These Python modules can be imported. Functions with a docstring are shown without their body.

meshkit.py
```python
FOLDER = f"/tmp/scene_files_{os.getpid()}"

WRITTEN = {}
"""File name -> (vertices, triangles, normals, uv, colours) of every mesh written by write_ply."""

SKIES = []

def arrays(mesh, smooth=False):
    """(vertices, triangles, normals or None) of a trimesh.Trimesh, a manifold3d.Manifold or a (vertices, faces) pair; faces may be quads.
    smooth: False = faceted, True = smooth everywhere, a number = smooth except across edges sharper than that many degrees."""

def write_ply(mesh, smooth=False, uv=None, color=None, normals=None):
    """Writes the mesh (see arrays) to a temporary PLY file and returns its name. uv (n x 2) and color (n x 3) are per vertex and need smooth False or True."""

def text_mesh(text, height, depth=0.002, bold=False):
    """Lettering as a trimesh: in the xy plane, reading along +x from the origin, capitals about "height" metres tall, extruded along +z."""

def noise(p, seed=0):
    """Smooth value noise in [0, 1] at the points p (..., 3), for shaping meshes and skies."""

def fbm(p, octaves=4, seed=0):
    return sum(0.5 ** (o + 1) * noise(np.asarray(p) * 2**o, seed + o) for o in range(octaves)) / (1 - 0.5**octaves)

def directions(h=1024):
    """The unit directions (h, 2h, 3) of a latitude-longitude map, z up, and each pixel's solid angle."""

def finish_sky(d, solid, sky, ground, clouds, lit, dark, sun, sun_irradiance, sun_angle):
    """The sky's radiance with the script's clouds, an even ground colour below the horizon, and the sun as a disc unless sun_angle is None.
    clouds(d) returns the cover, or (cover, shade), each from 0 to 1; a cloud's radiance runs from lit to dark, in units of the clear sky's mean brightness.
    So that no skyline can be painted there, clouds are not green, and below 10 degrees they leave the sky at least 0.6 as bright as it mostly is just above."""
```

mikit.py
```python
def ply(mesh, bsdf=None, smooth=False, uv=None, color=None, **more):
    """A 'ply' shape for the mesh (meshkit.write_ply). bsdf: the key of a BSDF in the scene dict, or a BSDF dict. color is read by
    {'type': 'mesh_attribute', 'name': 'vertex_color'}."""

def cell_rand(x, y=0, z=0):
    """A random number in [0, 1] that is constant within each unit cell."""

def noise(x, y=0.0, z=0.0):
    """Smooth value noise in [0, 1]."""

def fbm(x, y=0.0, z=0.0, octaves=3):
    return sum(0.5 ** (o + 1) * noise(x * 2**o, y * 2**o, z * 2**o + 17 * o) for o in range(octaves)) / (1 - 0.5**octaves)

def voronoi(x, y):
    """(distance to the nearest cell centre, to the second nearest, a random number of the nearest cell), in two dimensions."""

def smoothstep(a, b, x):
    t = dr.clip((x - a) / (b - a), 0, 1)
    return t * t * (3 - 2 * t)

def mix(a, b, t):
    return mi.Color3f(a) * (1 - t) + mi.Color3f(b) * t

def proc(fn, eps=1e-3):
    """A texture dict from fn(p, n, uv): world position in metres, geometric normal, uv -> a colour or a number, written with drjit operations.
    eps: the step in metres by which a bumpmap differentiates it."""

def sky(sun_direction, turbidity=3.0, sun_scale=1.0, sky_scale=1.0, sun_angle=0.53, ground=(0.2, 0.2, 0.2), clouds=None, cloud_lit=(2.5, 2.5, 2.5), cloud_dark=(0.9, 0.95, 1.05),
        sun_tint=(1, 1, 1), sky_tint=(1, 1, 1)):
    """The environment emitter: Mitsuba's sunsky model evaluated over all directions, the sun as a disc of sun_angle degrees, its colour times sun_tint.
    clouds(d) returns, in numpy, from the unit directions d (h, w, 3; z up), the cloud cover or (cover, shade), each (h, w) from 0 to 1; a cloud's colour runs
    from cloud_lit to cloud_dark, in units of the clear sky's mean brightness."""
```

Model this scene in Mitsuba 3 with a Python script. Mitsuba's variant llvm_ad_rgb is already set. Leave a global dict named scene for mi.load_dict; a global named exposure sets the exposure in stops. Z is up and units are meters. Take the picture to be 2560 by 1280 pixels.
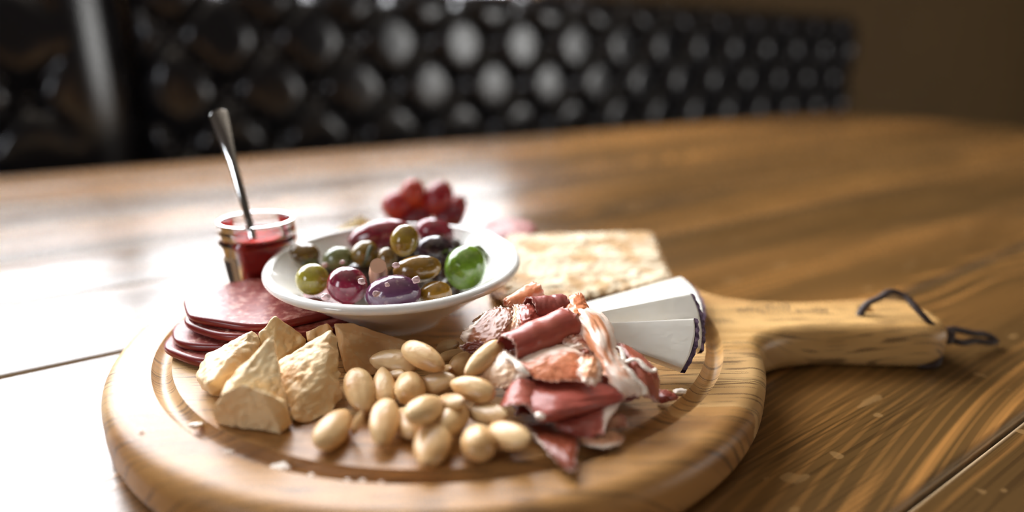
import math, random
import numpy as np, trimesh, shapely, manifold3d as m3
import shapely.geometry as sg
from shapely.ops import unary_union
from scipy.interpolate import RectBivariateSpline, CubicSpline, PchipInterpolator
from scipy.spatial import ConvexHull
import drjit as dr, mitsuba as mi, mikit
from mikit import noise, fbm, smoothstep, mix, cell_rand, proc
T = mi.ScalarTransform4f
scene, labels = {}, {}

# ------------------------------------------------------------------ camera
F_PX, PITCH, ROLL, CAM_H, CAM_D, YAW = 1615.79, .301274, .008071, .122946, .294268, .104341
TH = .503749                       # direction of the table planks
TABLE = .75                        # table top above the floor
THICK = .022                       # serving board
ZB = TABLE + THICK                 # upper face of the serving board
cy, sy = math.cos(YAW), math.sin(YAW)
FW = np.array([sy*math.cos(PITCH), cy*math.cos(PITCH), -math.sin(PITCH)])
_r = np.array([cy, -sy, 0.]); _u = np.cross(_r, FW)
CR = math.cos(ROLL)*_r + math.sin(ROLL)*_u
CU = -math.sin(ROLL)*_r + math.cos(ROLL)*_u
EYE = np.array([0, -CAM_D, ZB + CAM_H])
scene['camera'] = {'type': 'thinlens', 'fov': math.degrees(2*math.atan(1280/F_PX)), 'fov_axis': 'x', 'near_clip': .01, 'far_clip': 50.,
    'aperture_radius': .0048, 'focus_distance': .259,
    'to_world': T().look_at(origin=EYE.tolist(), target=(EYE+FW).tolist(), up=CU.tolist())}
exposure = -0.12
KEY, SIDE, FAR = 18.5, 13.0, 8.5     # radiance of the three daylit windows

def ray(px, py):
    return (px-1280)/F_PX*CR - (py-640)/F_PX*CU + FW
def at(px, py, z=0.):
    """the point seen at a pixel, z metres above the board's face"""
    d = ray(px, py); return EYE + d*((ZB + z - EYE[2])/d[2])
def at_y(px, py, y):
    d = ray(px, py); return EYE + d*((y - EYE[1])/d[1])
def at_depth(px, py, D):
    return EYE + ray(px, py)*D
def depth(P): return float((np.asarray(P)-EYE) @ FW)
UV = np.array([[math.cos(TH), math.sin(TH), 0], [-math.sin(TH), math.cos(TH), 0], [0, 0, 1]])
def room(u, n, z): return np.array([u, n, z]) @ UV            # room axes: along the planks, across them, up

# ------------------------------------------------------------------ materials
def rgb(r, g, b):
    f = lambda c: c/255/12.92 if c/255 <= .04045 else ((c/255+.055)/1.055)**2.4
    return [f(r), f(g), f(b)]
def col(c): return {'type': 'rgb', 'value': list(c)} if not isinstance(c, dict) else c
def mat(name, base, rough=.5, spec=.5, bump=None, scale=1., two=True, **k):
    b = {'type': 'principled', 'base_color': col(base), 'roughness': rough, 'specular': spec, **k}
    if bump is not None: b = {'type': 'bumpmap', 'arbitrary': proc(bump[0], bump[1]), 'scale': scale, 'bsdf': b}
    scene[name] = {'type': 'twosided', 'bsdf': b} if two else b
    return name
VC = {'type': 'mesh_attribute', 'name': 'vertex_color'}

def table_grain(uv):
    x, y = uv.x, uv.y
    w = fbm(x*1.5, y*4.5, 3., 2)
    v = noise(x*11., y*34., 7.)
    ph = y*95. + w*20. + v*.8
    th = noise(x*1.3, y*48., 11.)
    ring = .5 + .5*dr.sin(2*math.pi*ph) - .75*smoothstep(.30, .75, th)
    ring2 = .5 + .5*dr.sin(2*math.pi*(ph*2.6 + 1.3*noise(x*3., y*40., 4.)))
    fine = noise(y*1100., x*16., 2.)
    return w, ring, ring2, fine
def table_color(p, n, uv):
    w, r, r2, f = table_grain(uv)
    big = fbm(uv.x*2.5, uv.y*9, 21., 2); wide = noise(uv.y*26. + w*9., uv.x*.8, 6.)
    t = smoothstep(.45, .95, r)*.62 + smoothstep(.55, .98, r2)*.25*smoothstep(.3, .6, big) + .28*smoothstep(.4, .8, wide)
    c = mix([.094, .048, .0145], [.365, .165, .044], dr.clip(t, 0, 1))
    c = mix(c, [.040, .019, .006], smoothstep(.50, .85, f)*.6*smoothstep(.25, .65, fbm(uv.x*9, uv.y*30, 4.)))
    c = mix(c, [.40, .23, .09], smoothstep(.84, .87, fbm(uv.x*70, uv.y*130, 9., 2))*.35)       # worn flecks
    c = mix(c, [.40, .29, .175], smoothstep(-.0002, -.0010, p.z-TABLE)*(.45 + .5*noise(uv.x*25, uv.y*60, 3.)))      # bare wood on the worn plank edges
    return c*(.66 + .42*big)
def table_bump(p, n, uv):
    w, r, r2, f = table_grain(uv)
    return smoothstep(.4, .8, r)*.35 + f*.08 + fbm(uv.x*5, uv.y*32, 2., 2)*2.6
def table_rough(p, n, uv):
    return .20 + .12*fbm(uv.x*6, uv.y*25, 8., 2)
mat('table_wood', proc(table_color), proc(table_rough), .5, (table_bump, .0008), .00035)

AX = math.radians(-2.5)
CA, SA = math.cos(AX), math.sin(AX)
def board_fn(light, dark, k):
    def fn(p, n, uv):
        a = p.x*CA + p.y*SA; b = -p.x*SA + p.y*CA; z = p.z
        w = fbm(a*9+k*3.1, b*26, z*26+k, 2)
        ring = noise((b*95 + z*60 + w*7), a*1.6, k*7.)
        pore = noise(b*1500+z*900, a*75, k+2.)
        patch = smoothstep(.38, .7, fbm(a*7+k, b*24, z*12+4.))
        c = mix(light, dark, dr.clip(smoothstep(.35, .85, ring)*.62 + patch*.38, 0, 1))
        return mix(c, [.10, .05, .02], smoothstep(.6, .85, pore)*.7)
    return fn
def board_bump(p, n, uv):
    a = p.x*CA + p.y*SA; b = -p.x*SA + p.y*CA
    return noise(b*1500+p.z*900, a*75, 2.)*.5 + fbm(a*60, b*300, p.z*300, 2)*.5
STAVE = [([.42, .215, .070], [.25, .110, .032]), ([.56, .350, .150], [.37, .20, .070]), ([.58, .35, .135], [.43, .23, .070]), ([.52, .295, .110], [.36, .185, .058]), ([.56, .34, .13], [.40, .205, .068])]
for k, (l, d) in enumerate(STAVE):
    mat('board_wood_%d' % k, proc(board_fn(l, d, k)), .42, .4, (board_bump, .0004), .00012)
mat('cord_leather', [.030, .017, .014], .6, .3)
mat('burn_ink', [.10, .06, .035], .8, .1)
mat('glaze', [.80, .79, .76], .08, .6)
mat('steel', [.82, .82, .82], .07, .5, metallic=1.0)
scene['jar_glass'] = {'type': 'dielectric', 'int_ior': 1.5, 'ext_ior': 1.0}
def jam_col(p, n, uv): return mix([.20, .008, .012], [.38, .03, .018], fbm(p.x*160, p.y*160, p.z*160))
mat('jam_red', proc(jam_col), .5, .02)           # it touches the glass: no gloss of its own
mat('paper', [.36, .30, .20], .7, .3)
mat('ink', [.05, .05, .05], .7, .2)
def food_bump(f, g=.5):
    return lambda p, n, uv: fbm(p.x*f, p.y*f, p.z*f, 3)
mat('almond_skin', VC, .34, .45, (food_bump(700), .0003), .00022)
mat('olive_skin', VC, .13, .6, (food_bump(420), .0004), .00016, clearcoat=.8, clearcoat_gloss=.9)
mat('cheese_rough', VC, .5, .4, (food_bump(900), .0003), .0005)
def semi_col(p, n, uv): return mix([.88, .84, .73], [.93, .91, .84], fbm(p.x*120, p.y*120, p.z*120))
mat('cheese_smooth', proc(semi_col), .38, .4, (food_bump(500), .0004), .00012)
def rind_col(p, n, uv): return mix([.07, .04, .08], [.30, .21, .32], smoothstep(.4, .75, fbm(p.x*700, p.y*700, p.z*700)))
mat('rind_purple', proc(rind_col), .7, .3, (food_bump(900), .0003), .0008)
def salami_col(p, n, uv):
    s = fbm(p.x*520, p.y*520, p.z*300, 3)
    c = mix([.235, .040, .032], [.36, .115, .09], smoothstep(.42, .62, s))
    return mix(c, [.52, .30, .25], smoothstep(.60, .72, s)*.7)
mat('salami_meat', proc(salami_col), .42, .35, (food_bump(420), .0005), .0003)
mat('salami_casing', [.17, .012, .010], .3, .5)
def cracker_col(p, n, uv):
    a = fbm(p.x*75, p.y*75, p.z*75, 3); b = fbm(p.x*330+9, p.y*330, p.z*330, 2)
    c = mix([.58, .36, .17], [.80, .66, .46], smoothstep(.38, .58, a))*.88
    return mix(c, [.40, .19, .065], smoothstep(.62, .78, b)*.55)
def cracker_brown(p, n, uv):
    a = fbm(p.x*150, p.y*150, p.z*150, 3)
    return mix([.40, .20, .075], [.15, .06, .018], smoothstep(.45, .6, a))
mat('cracker_pale', proc(cracker_col), .75, .3, (food_bump(300), .0005), .0014)
mat('cracker_toast', proc(cracker_brown), .75, .3, (food_bump(300), .0005), .0014)
def translucent(name, rough, trans, w, bump=None, scale=0., coat=.4):
    b = {'type': 'blendbsdf', 'weight': w,
        'a': {'type': 'twosided', 'bsdf': {'type': 'principled', 'base_color': VC, 'roughness': rough, 'specular': .7, 'clearcoat': coat, 'clearcoat_gloss': .85}},
        'b': {'type': 'principledthin', 'base_color': VC, 'roughness': .5, 'diff_trans': trans}}
    if bump: b = {'type': 'bumpmap', 'arbitrary': proc(food_bump(bump), .0003), 'scale': scale, 'bsdf': b}
    scene[name] = b
translucent('ham_meat', .34, 1.0, .38, 650, .00010, .25)
translucent('grape_skin', .30, 1.4, .40)
mat('fat', [.86, .76, .66], .35, .5, (food_bump(900), .0003), .0005)
mat('herb', [.035, .05, .02], .5, .5)
mat('shallot', [.55, .36, .36], .25, .5, clearcoat=.5)
mat('garlic', [.62, .36, .24], .35, .5, (food_bump(500), .0004), .0003)
mat('stem_green', [.30, .26, .10], .6, .3)
def leather_bump(p, n, uv): return fbm(p.x*260, p.y*260, p.z*260, 2)
mat('leather_black', [.008, .008, .010], .17, .6, (leather_bump, .001), .00015)
def plaster(c): return proc(lambda p, n, uv: mix([v*.9 for v in c], [v*1.08 for v in c], fbm(p.x*3, p.y*3, p.z*3)))
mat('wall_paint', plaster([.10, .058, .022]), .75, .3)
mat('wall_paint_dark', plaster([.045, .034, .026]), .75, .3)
mat('ceiling_paint', plaster([.34, .29, .23]), .9, .2)
def floor_col(p, n, uv): return mix([.05, .03, .018], [.09, .055, .03], fbm(p.x*2, p.y*22, 1.))
mat('floor_wood', proc(floor_col), .4, .4)
mat('frame_wood', [.10, .06, .035], .5, .4)
mat('lamp_metal', [.03, .03, .03], .4, .5)
mat('dark_wood', [.08, .04, .02], .5, .4)

# ------------------------------------------------------------------ helpers
def put(key, mesh, bsdf, smooth=False, label=None, cat=None, group=None, kind=None, **k):
    base, n = key, 0
    while key in scene:
        n += 1; key = '%s_%03d' % (base, n)
    if 'color' in k and smooth not in (True, False):
        from scipy.spatial import cKDTree
        sp = trimesh.graph.smooth_shade(mesh, angle=math.radians(smooth), facet_minarea=None)
        k['color'] = np.asarray(k['color'])[cKDTree(mesh.vertices).query(sp.vertices)[1]]
        mesh, smooth = sp, True
    scene[key] = mikit.ply(mesh, bsdf, smooth, **k)
    say(key, label, cat, group, kind)
    return key
def say(key, label=None, cat=None, group=None, kind=None):
    d = {k: v for k, v in (('label', label), ('category', cat), ('group', group), ('kind', kind)) if v}
    if d: labels[key] = d
used = {}
def thing(base, label, cat, group=None):
    n = used.get(base, 0); used[base] = n+1
    key = base if n == 0 else '%s_%03d' % (base, n)
    say(key, label, cat, group)
    return key
def box(lo, hi, frame=None, chamfer=0.):
    lo, hi = np.array(lo, float), np.array(hi, float)
    if chamfer:
        pts = []
        for i in range(8):
            c = np.array([(hi if i >> a & 1 else lo)[a] for a in range(3)])
            for a in range(3):
                q = c.copy()
                for b in range(3):
                    if b != a: q[b] += chamfer if not i >> b & 1 else -chamfer
                pts.append(q)
        m = trimesh.Trimesh(pts).convex_hull
    else:
        m = trimesh.creation.box(bounds=[lo, hi])
    v = np.array(m.vertices)
    if frame is not None: v = v @ frame
    return trimesh.Trimesh(v, m.faces, process=False)
def join(ms): return trimesh.util.concatenate(ms)
def grid_faces(n, m, closed=False):
    i, j = np.meshgrid(np.arange(n-1), np.arange(m if closed else m-1), indexing='ij')
    a = (i*m+j).ravel(); b = (i*m+(j+1) % m).ravel(); c = ((i+1)*m+(j+1) % m).ravel(); d = ((i+1)*m+j).ravel()
    return np.vstack([np.stack([a, b, c], 1), np.stack([a, c, d], 1)])
def lathe(prof, n=96, axis_open=True):
    prof = np.array(prof, float); a = np.arange(n)*2*np.pi/n
    v = np.stack([prof[:, None, 0]*np.cos(a), prof[:, None, 0]*np.sin(a), np.repeat(prof[:, 1:2], n, 1)], -1).reshape(-1, 3)
    return trimesh.Trimesh(v, grid_faces(len(prof), n, True)[:, ::-1], process=False)
def smooth_profile(pts, n=80):
    pts = np.array(pts, float); t = np.r_[0, np.cumsum(np.linalg.norm(np.diff(pts, axis=0), axis=1))]
    return np.stack([PchipInterpolator(t, pts[:, i])(np.linspace(0, t[-1], n)) for i in range(2)], 1)
def tube(pts, rad, sides=12, n=60, flat=1., up=(0, 0, 1)):
    pts = np.array(pts, float); t = np.r_[0, np.cumsum(np.linalg.norm(np.diff(pts, axis=0), axis=1))]
    s = np.linspace(0, t[-1], n)
    p = CubicSpline(t, pts)(s) if len(pts) > 2 else pts[0] + (pts[-1]-pts[0])*(s/t[-1])[:, None]
    r = np.interp(s, np.linspace(0, t[-1], len(np.atleast_1d(rad))), np.atleast_1d(rad)) if np.ndim(rad) else np.full(n, rad)
    d = np.gradient(p, axis=0); d /= np.linalg.norm(d, axis=1, keepdims=True)
    a = np.cross(d, up); a /= np.linalg.norm(a, axis=1, keepdims=True)+1e-9; b = np.cross(d, a)
    k = np.arange(sides)*2*np.pi/sides
    v = p[:, None] + r[:, None, None]*(np.cos(k)[None, :, None]*a[:, None] + flat*np.sin(k)[None, :, None]*b[:, None])
    v = np.vstack([v.reshape(-1, 3), p[0], p[-1]])
    f = grid_faces(n, sides, True); o = n*sides
    caps = [[o, (j+1) % sides, j] for j in range(sides)] + [[o+1, (n-1)*sides+j, (n-1)*sides+(j+1) % sides] for j in range(sides)]
    return trimesh.Trimesh(v, np.vstack([f, caps]), process=False)
def nz(p, f, seed=0):
    """numpy value noise, -1..1"""
    q = np.asarray(p)*f + seed*17.31
    i = np.floor(q).astype(np.int64); t = q-i; t = t*t*(3-2*t)
    def h(a, b, c):
        x = ((i[..., 0]+a)*374761393 + (i[..., 1]+b)*668265263 + (i[..., 2]+c)*2147483647 + seed*9176) & 0xffffffff
        x = ((x ^ (x >> 13))*1274126177) & 0xffffffff
        return ((x ^ (x >> 16)) & 0xffff)/32767.5-1
    L = lambda a, b, w: a*(1-w)+b*w
    return L(L(L(h(0,0,0), h(1,0,0), t[...,0]), L(h(0,1,0), h(1,1,0), t[...,0]), t[...,1]), L(L(h(0,0,1), h(1,0,1), t[...,0]), L(h(0,1,1), h(1,1,1), t[...,0]), t[...,1]), t[...,2])
def fz(p, f, seed=0, o=3): return sum(nz(p, f*2**k, seed+k)*.5**k for k in range(o))/1.75
def lerp3(a, b, t): return np.asarray(a)*(1-t[..., None]) + np.asarray(b)*t[..., None]
def ss(a, b, x): t = np.clip((x-a)/(b-a), 0, 1); return t*t*(3-2*t)

# ------------------------------------------------------------------ the room
U0, U1, N0, N1, H = -2.2, 5.6, -2.6, 1.22, 2.9
def wall(key, lo, hi, axis, opening=None):
    """a wall of boxes round one opening (a0, a1, z0, z1) along the other horizontal axis"""
    other = 1-axis
    if opening is None: ms = [box(lo, hi, UV)]
    else:
        a0, a1, z0, z1 = opening; ms = []
        for (s0, s1, b0, b1) in ((lo[other], a0, lo[2], hi[2]), (a1, hi[other], lo[2], hi[2]), (a0, a1, lo[2], z0), (a0, a1, z1, hi[2])):
            l, h = list(lo), list(hi); l[other], h[other], l[2], h[2] = s0, s1, b0, b1
            ms.append(box(l, h, UV))
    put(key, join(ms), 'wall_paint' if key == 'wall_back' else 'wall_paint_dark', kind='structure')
def window(n, axis, pos, inward, opening, strength, bars, tint):
    a0, a1, z0, z1 = opening; key = 'window_%d' % n; t = .035
    def bx(a, b, c, d, depth=.05, off=0.):
        lo, hi = [0, 0, c], [0, 0, d]; o = 1-axis
        lo[o], hi[o] = a, b; lo[axis], hi[axis] = pos-depth/2+off, pos+depth/2+off
        return box(lo, hi, UV)
    put(key + '__frame', join([bx(a0, a0+t, z0, z1), bx(a1-t, a1, z0, z1), bx(a0, a1, z0, z0+t), bx(a0, a1, z1-t, z1)]), 'frame_wood')
    for k in range(1, bars+1):
        x = a0 + (a1-a0)*k/(bars+1)
        put(key + '__mullion', bx(x-.03, x+.03, z0+t, z1-t, .04), 'frame_wood')
    c = [0, 0, 0]; o = 1-axis
    q = []
    for (a, z) in ((a0, z0), (a1, z0), (a1, z1), (a0, z1)):
        c = [0, 0, z]; c[o] = a; c[axis] = pos - inward*.06; q.append(np.array(c) @ UV)
    q = np.array(q); f = np.array([[0, 1, 2], [0, 2, 3]])
    nn = np.cross(q[1]-q[0], q[2]-q[0]); want = np.zeros(3); want[axis] = inward; want = want @ UV
    if nn @ want < 0: f = f[:, ::-1]
    put(key + '__pane', trimesh.Trimesh(q, f, process=False), 'paper', emitter={'type': 'area', 'radiance': {'type': 'rgb', 'value': [strength*v for v in tint]}})
    say(key, kind='structure')
W1 = (-1.1, .98, ZB+.25, ZB+1.90)
W2 = (-.75, -.15, ZB+.35, ZB+1.3)
W3 = (2.3, 4.2, .3, 1.5)
put('floor', box([U0-.2, N0-.2, -.1], [U1+.2, N1+.2, 0], UV), 'floor_wood', kind='structure')
put('ceiling', box([U0-.2, N0-.2, H], [U1+.2, N1+.2, H+.1], UV), 'ceiling_paint', kind='structure')
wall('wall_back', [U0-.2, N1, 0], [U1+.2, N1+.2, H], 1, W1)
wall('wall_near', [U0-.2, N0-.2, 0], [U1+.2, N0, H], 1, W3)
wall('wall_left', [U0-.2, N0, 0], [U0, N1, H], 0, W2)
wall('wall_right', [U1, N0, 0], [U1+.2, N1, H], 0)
window(1, 1, N1+.1, -1, W1, KEY, 3, (.95, .985, 1.03))
window(2, 0, U0-.1, 1, W2, SIDE, 1, (.93, .98, 1.06))
window(3, 1, N0-.1, 1, W3, FAR, 3, (1., 1., .98))

# ------------------------------------------------------------------ the table
tbl = thing('dining_table', 'long brown wooden plank table with glossy varnish carrying the round serving board', 'table')
edges = [.730, .6265, .525, .421, .3155, .2118, .1005, -.0797, -.1832, -.287, -.39, -.5]
rnd = random.Random(4)
for a, b in zip(edges[1:], edges[:-1]):
    a, b = a+.0008, b-.0008; w_, h_ = .0036, .0024           # edges rounded over a few mm
    arc = [(w_*(1-math.sin(q)), -h_*(1-math.cos(q))) for q in np.linspace(0, math.pi/2, 6)]      # from the top inwards to the side
    sec = [(a, TABLE-.036)] + [(a+x, TABLE+z) for x, z in arc[::-1]] + [(b-x, TABLE+z) for x, z in arc] + [(b, TABLE-.036)]
    sec = np.array(sec); k = len(sec)
    v = np.vstack([np.c_[np.full(k, x), sec] for x in (-1.45, 1.6)])
    f = np.array([[q, (q+1) % k, k+(q+1) % k] for q in range(k)] + [[q, k+(q+1) % k, k+q] for q in range(k)] + [[0, q+1, q] for q in range(1, k-1)] + [[k, k+q, k+q+1] for q in range(1, k-1)])
    m = trimesh.Trimesh(v, f, process=False)
    if m.volume < 0: m.invert()
    m = trimesh.graph.smooth_shade(m, angle=math.radians(25), facet_minarea=None); v = np.array(m.vertices)
    uvs = v[:, :2] + np.array([rnd.uniform(0, 30), rnd.uniform(0, 9)])
    put(tbl + '__plank', trimesh.Trimesh(v @ UV, m.faces, process=False), 'table_wood', True, uv=uvs)
put(tbl + '__apron', join([box([-1.3, .55, TABLE-.12], [1.45, .585, TABLE-.037], UV, .002), box([-1.3, -.38, TABLE-.12], [1.45, -.345, TABLE-.037], UV, .002)]), 'dark_wood')
for u in (-1.25, 1.38):
    for n in (-.345, .47):
        put(tbl + '__leg', box([u, n, 0], [u+.08, n+.08, TABLE-.037], UV, .004), 'dark_wood')

# ------------------------------------------------------------------ the tufted seats along the wall
TW, TR = .1725, .1                      # tuft width, height of half a row
TZ = ZB + .15                           # centres of the upper row
def banquette(u0, u1, phase, label):
    b = thing('banquette', label, 'banquette seat', 'tufted black seats behind the table')
    top, low, front, back, r = ZB+.272, .50, 1.095, 1.205, .055
    nu, nv = int((u1-u0)/.0075), 78
    u = np.linspace(u0, u1, nu)
    zz = np.linspace(low, top-.0, nv)
    Ug, Zg = np.meshgrid(u, zz, indexing='ij')
    a = (Ug-phase)/TW; c = (Zg-TZ)/(2*TR)
    A, B = a+c+.5, a-c+.5
    h = np.sqrt(np.abs(np.sin(np.pi*A)*np.sin(np.pi*B))+1e-6)
    h = 1-(1-np.clip(h*1.05, 0, 1))**2.6
    plain = ss(.15, .08, u1-Ug) if u1 < 0 else 0*Ug       # a smooth rolled border towards the seam
    N = front + .040*(1-h)*(1-plain)
    e = np.minimum(np.minimum(Ug-u0, (u1-Ug)*(.42 if u1 < 0 else 1)), top-Zg)
    N += np.where(e < r, r-np.sqrt(np.maximum(r*r-(r-np.minimum(e, r))**2, 0)), 0)*1.0
    N = np.minimum(N, back-.004)
    fr = np.stack([Ug, N, Zg], -1).reshape(-1, 3)
    bk = np.stack([Ug, np.full_like(N, back), Zg], -1).reshape(-1, 3)
    f = grid_faces(nu, nv); k = len(fr)
    idx = np.arange(nu*nv).reshape(nu, nv)
    rim = np.r_[idx[:, 0], idx[-1, 1:], idx[-2::-1, -1], idx[0, -2:0:-1]]
    side = []
    for p, q in zip(rim, np.roll(rim, -1)): side += [[p, q+k, q], [p, p+k, q+k]]
    m = trimesh.Trimesh(np.vstack([fr, bk]) @ UV, np.vstack([f, f[:, ::-1]+k, side]), process=False)
    put(b + '__backrest', m, 'leather_black', 55)
    put(b + '__seat_cushion', box([u0, .76, .40], [u1, 1.09, .50], UV, .02), 'leather_black')
    put(b + '__base', box([u0+.01, .80, 0], [u1-.01, 1.2, .40], UV), 'dark_wood')
    sph = trimesh.creation.icosphere(2, .013)
    for j in range(-1, 4):
        zc = TZ - (j)*TR
        off = .5 if j % 2 == 0 else 0.
        for i in range(-30, 40):
            uc = phase + (i+off)*TW
            if u0+.06 < uc < u1-.06 and low+.03 < zc < top-.05:
                v = np.array(sph.vertices)*[1, .5, 1] + [uc, front+.034, zc]
                put(b + '__button', trimesh.Trimesh(v @ UV, sph.faces, process=False), 'leather_black', True)
    return b
banquette(-.008, 2.40, .1405, 'long black tufted leather banquette right of the dark seam, behind the table')
banquette(-1.9, -.016, -.175, 'black tufted leather banquette left of the dark seam, behind the jam jar and spoon')

# ------------------------------------------------------------------ the serving board
brd = thing('serving_board', 'round acacia paddle board with grooved rim, handle and dark leather cord', 'serving board')
xs = np.linspace(.118, .2485, 70)
hw = PchipInterpolator([.115, .128, .1355, .147, .165, .183, .21, .228, .240, .2465, .2485], [.082, .060, .0447, .0295, .0215, .0195, .0218, .0232, .0200, .0115, 0])(xs)
handle = sg.Polygon(np.vstack([np.stack([xs, hw], 1), np.stack([xs, -hw], 1)[::-1]])).buffer(0)
outline = unary_union([sg.Point(0, 0).buffer(.1462, 128), handle]).buffer(-.006).buffer(.012).buffer(-.006)
ring = np.array(outline.exterior.coords)[:-1]
per = np.r_[0, np.cumsum(np.linalg.norm(np.diff(np.vstack([ring, ring[:1]]), axis=0), axis=1))]
s_ = np.linspace(0, per[-1], 721)[:-1]
ring = np.stack([np.interp(s_, per, np.r_[ring[:, i], ring[0, i]]) for i in range(2)], 1)
if sg.Polygon(ring).exterior.is_ccw is False: ring = ring[::-1]
tg = np.roll(ring, -1, 0)-np.roll(ring, 1, 0); tg /= np.linalg.norm(tg, axis=1, keepdims=True)
for _ in range(3): tg = (np.roll(tg, 1, 0)+tg+np.roll(tg, -1, 0))/3
nrm = np.stack([tg[:, 1], -tg[:, 0]], 1)
prof = [(.0074*(1-math.sin(k/8*math.pi/2)), -THICK+.0074*(1-math.cos(k/8*math.pi/2))) for k in range(9)] + \
       [(.0074*(1-math.cos(k/8*math.pi/2)), -.0074*(1-math.sin(k/8*math.pi/2))) for k in range(9)]
V = np.vstack([np.c_[ring - nrm*i, np.full(len(ring), z)] for i, z in prof])
NR = len(ring)
Fc = grid_faces(len(prof), NR, True)
def cap(o, flip):
    pl = sg.Polygon(V[o:o+NR, :2]); vv, ff = trimesh.creation.triangulate_polygon(pl, engine='earcut')
    from scipy.spatial import cKDTree
    ix = cKDTree(V[o:o+NR, :2]).query(vv)[1]; ff = ix[ff]+o
    n = np.cross(V[ff[0, 1]]-V[ff[0, 0]], V[ff[0, 2]]-V[ff[0, 0]])[2]
    return ff[:, ::-1] if (n < 0) != flip else ff
F = np.vstack([Fc, cap(0, True), cap((len(prof)-1)*NR, False)])
tm = trimesh.Trimesh(V, F, process=True)
tm.fix_normals()
def man(t): return m3.Manifold(m3.Mesh(np.asarray(t.vertices, np.float32), np.asarray(t.faces, np.uint32)))
body = man(tm)
gc, gr = .1246, .0052                     # groove: a shallow round channel
gp = [(gc + .0038*math.cos(a), .0010 + .0056*math.sin(a)) for a in np.linspace(0, 2*math.pi, 24, endpoint=False)]
body = body - m3.CrossSection([np.array(gp)]).revolve(256)
hole = m3.Manifold.cylinder(.05, .0045, .0045, 32).translate([.2135, 0.0035, -.03])
body = body - hole
cuts = [-.2, -.088, -.040, .012, .062, .2]
rot = np.array([[CA, SA, 0], [-SA, CA, 0], [0, 0, 1]])
for k in range(5):
    sl = m3.Manifold.cube([.6, cuts[k+1]-cuts[k], .1]).translate([-.25, cuts[k], -.06])
    pt = body ^ sl
    m = pt.to_mesh(); v = np.asarray(m.vert_properties)[:, :3].astype(float) @ rot + [0, 0, ZB]
    put(brd + '__stave', trimesh.Trimesh(v, m.tri_verts, process=True), 'board_wood_%d' % k, 32)
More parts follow.
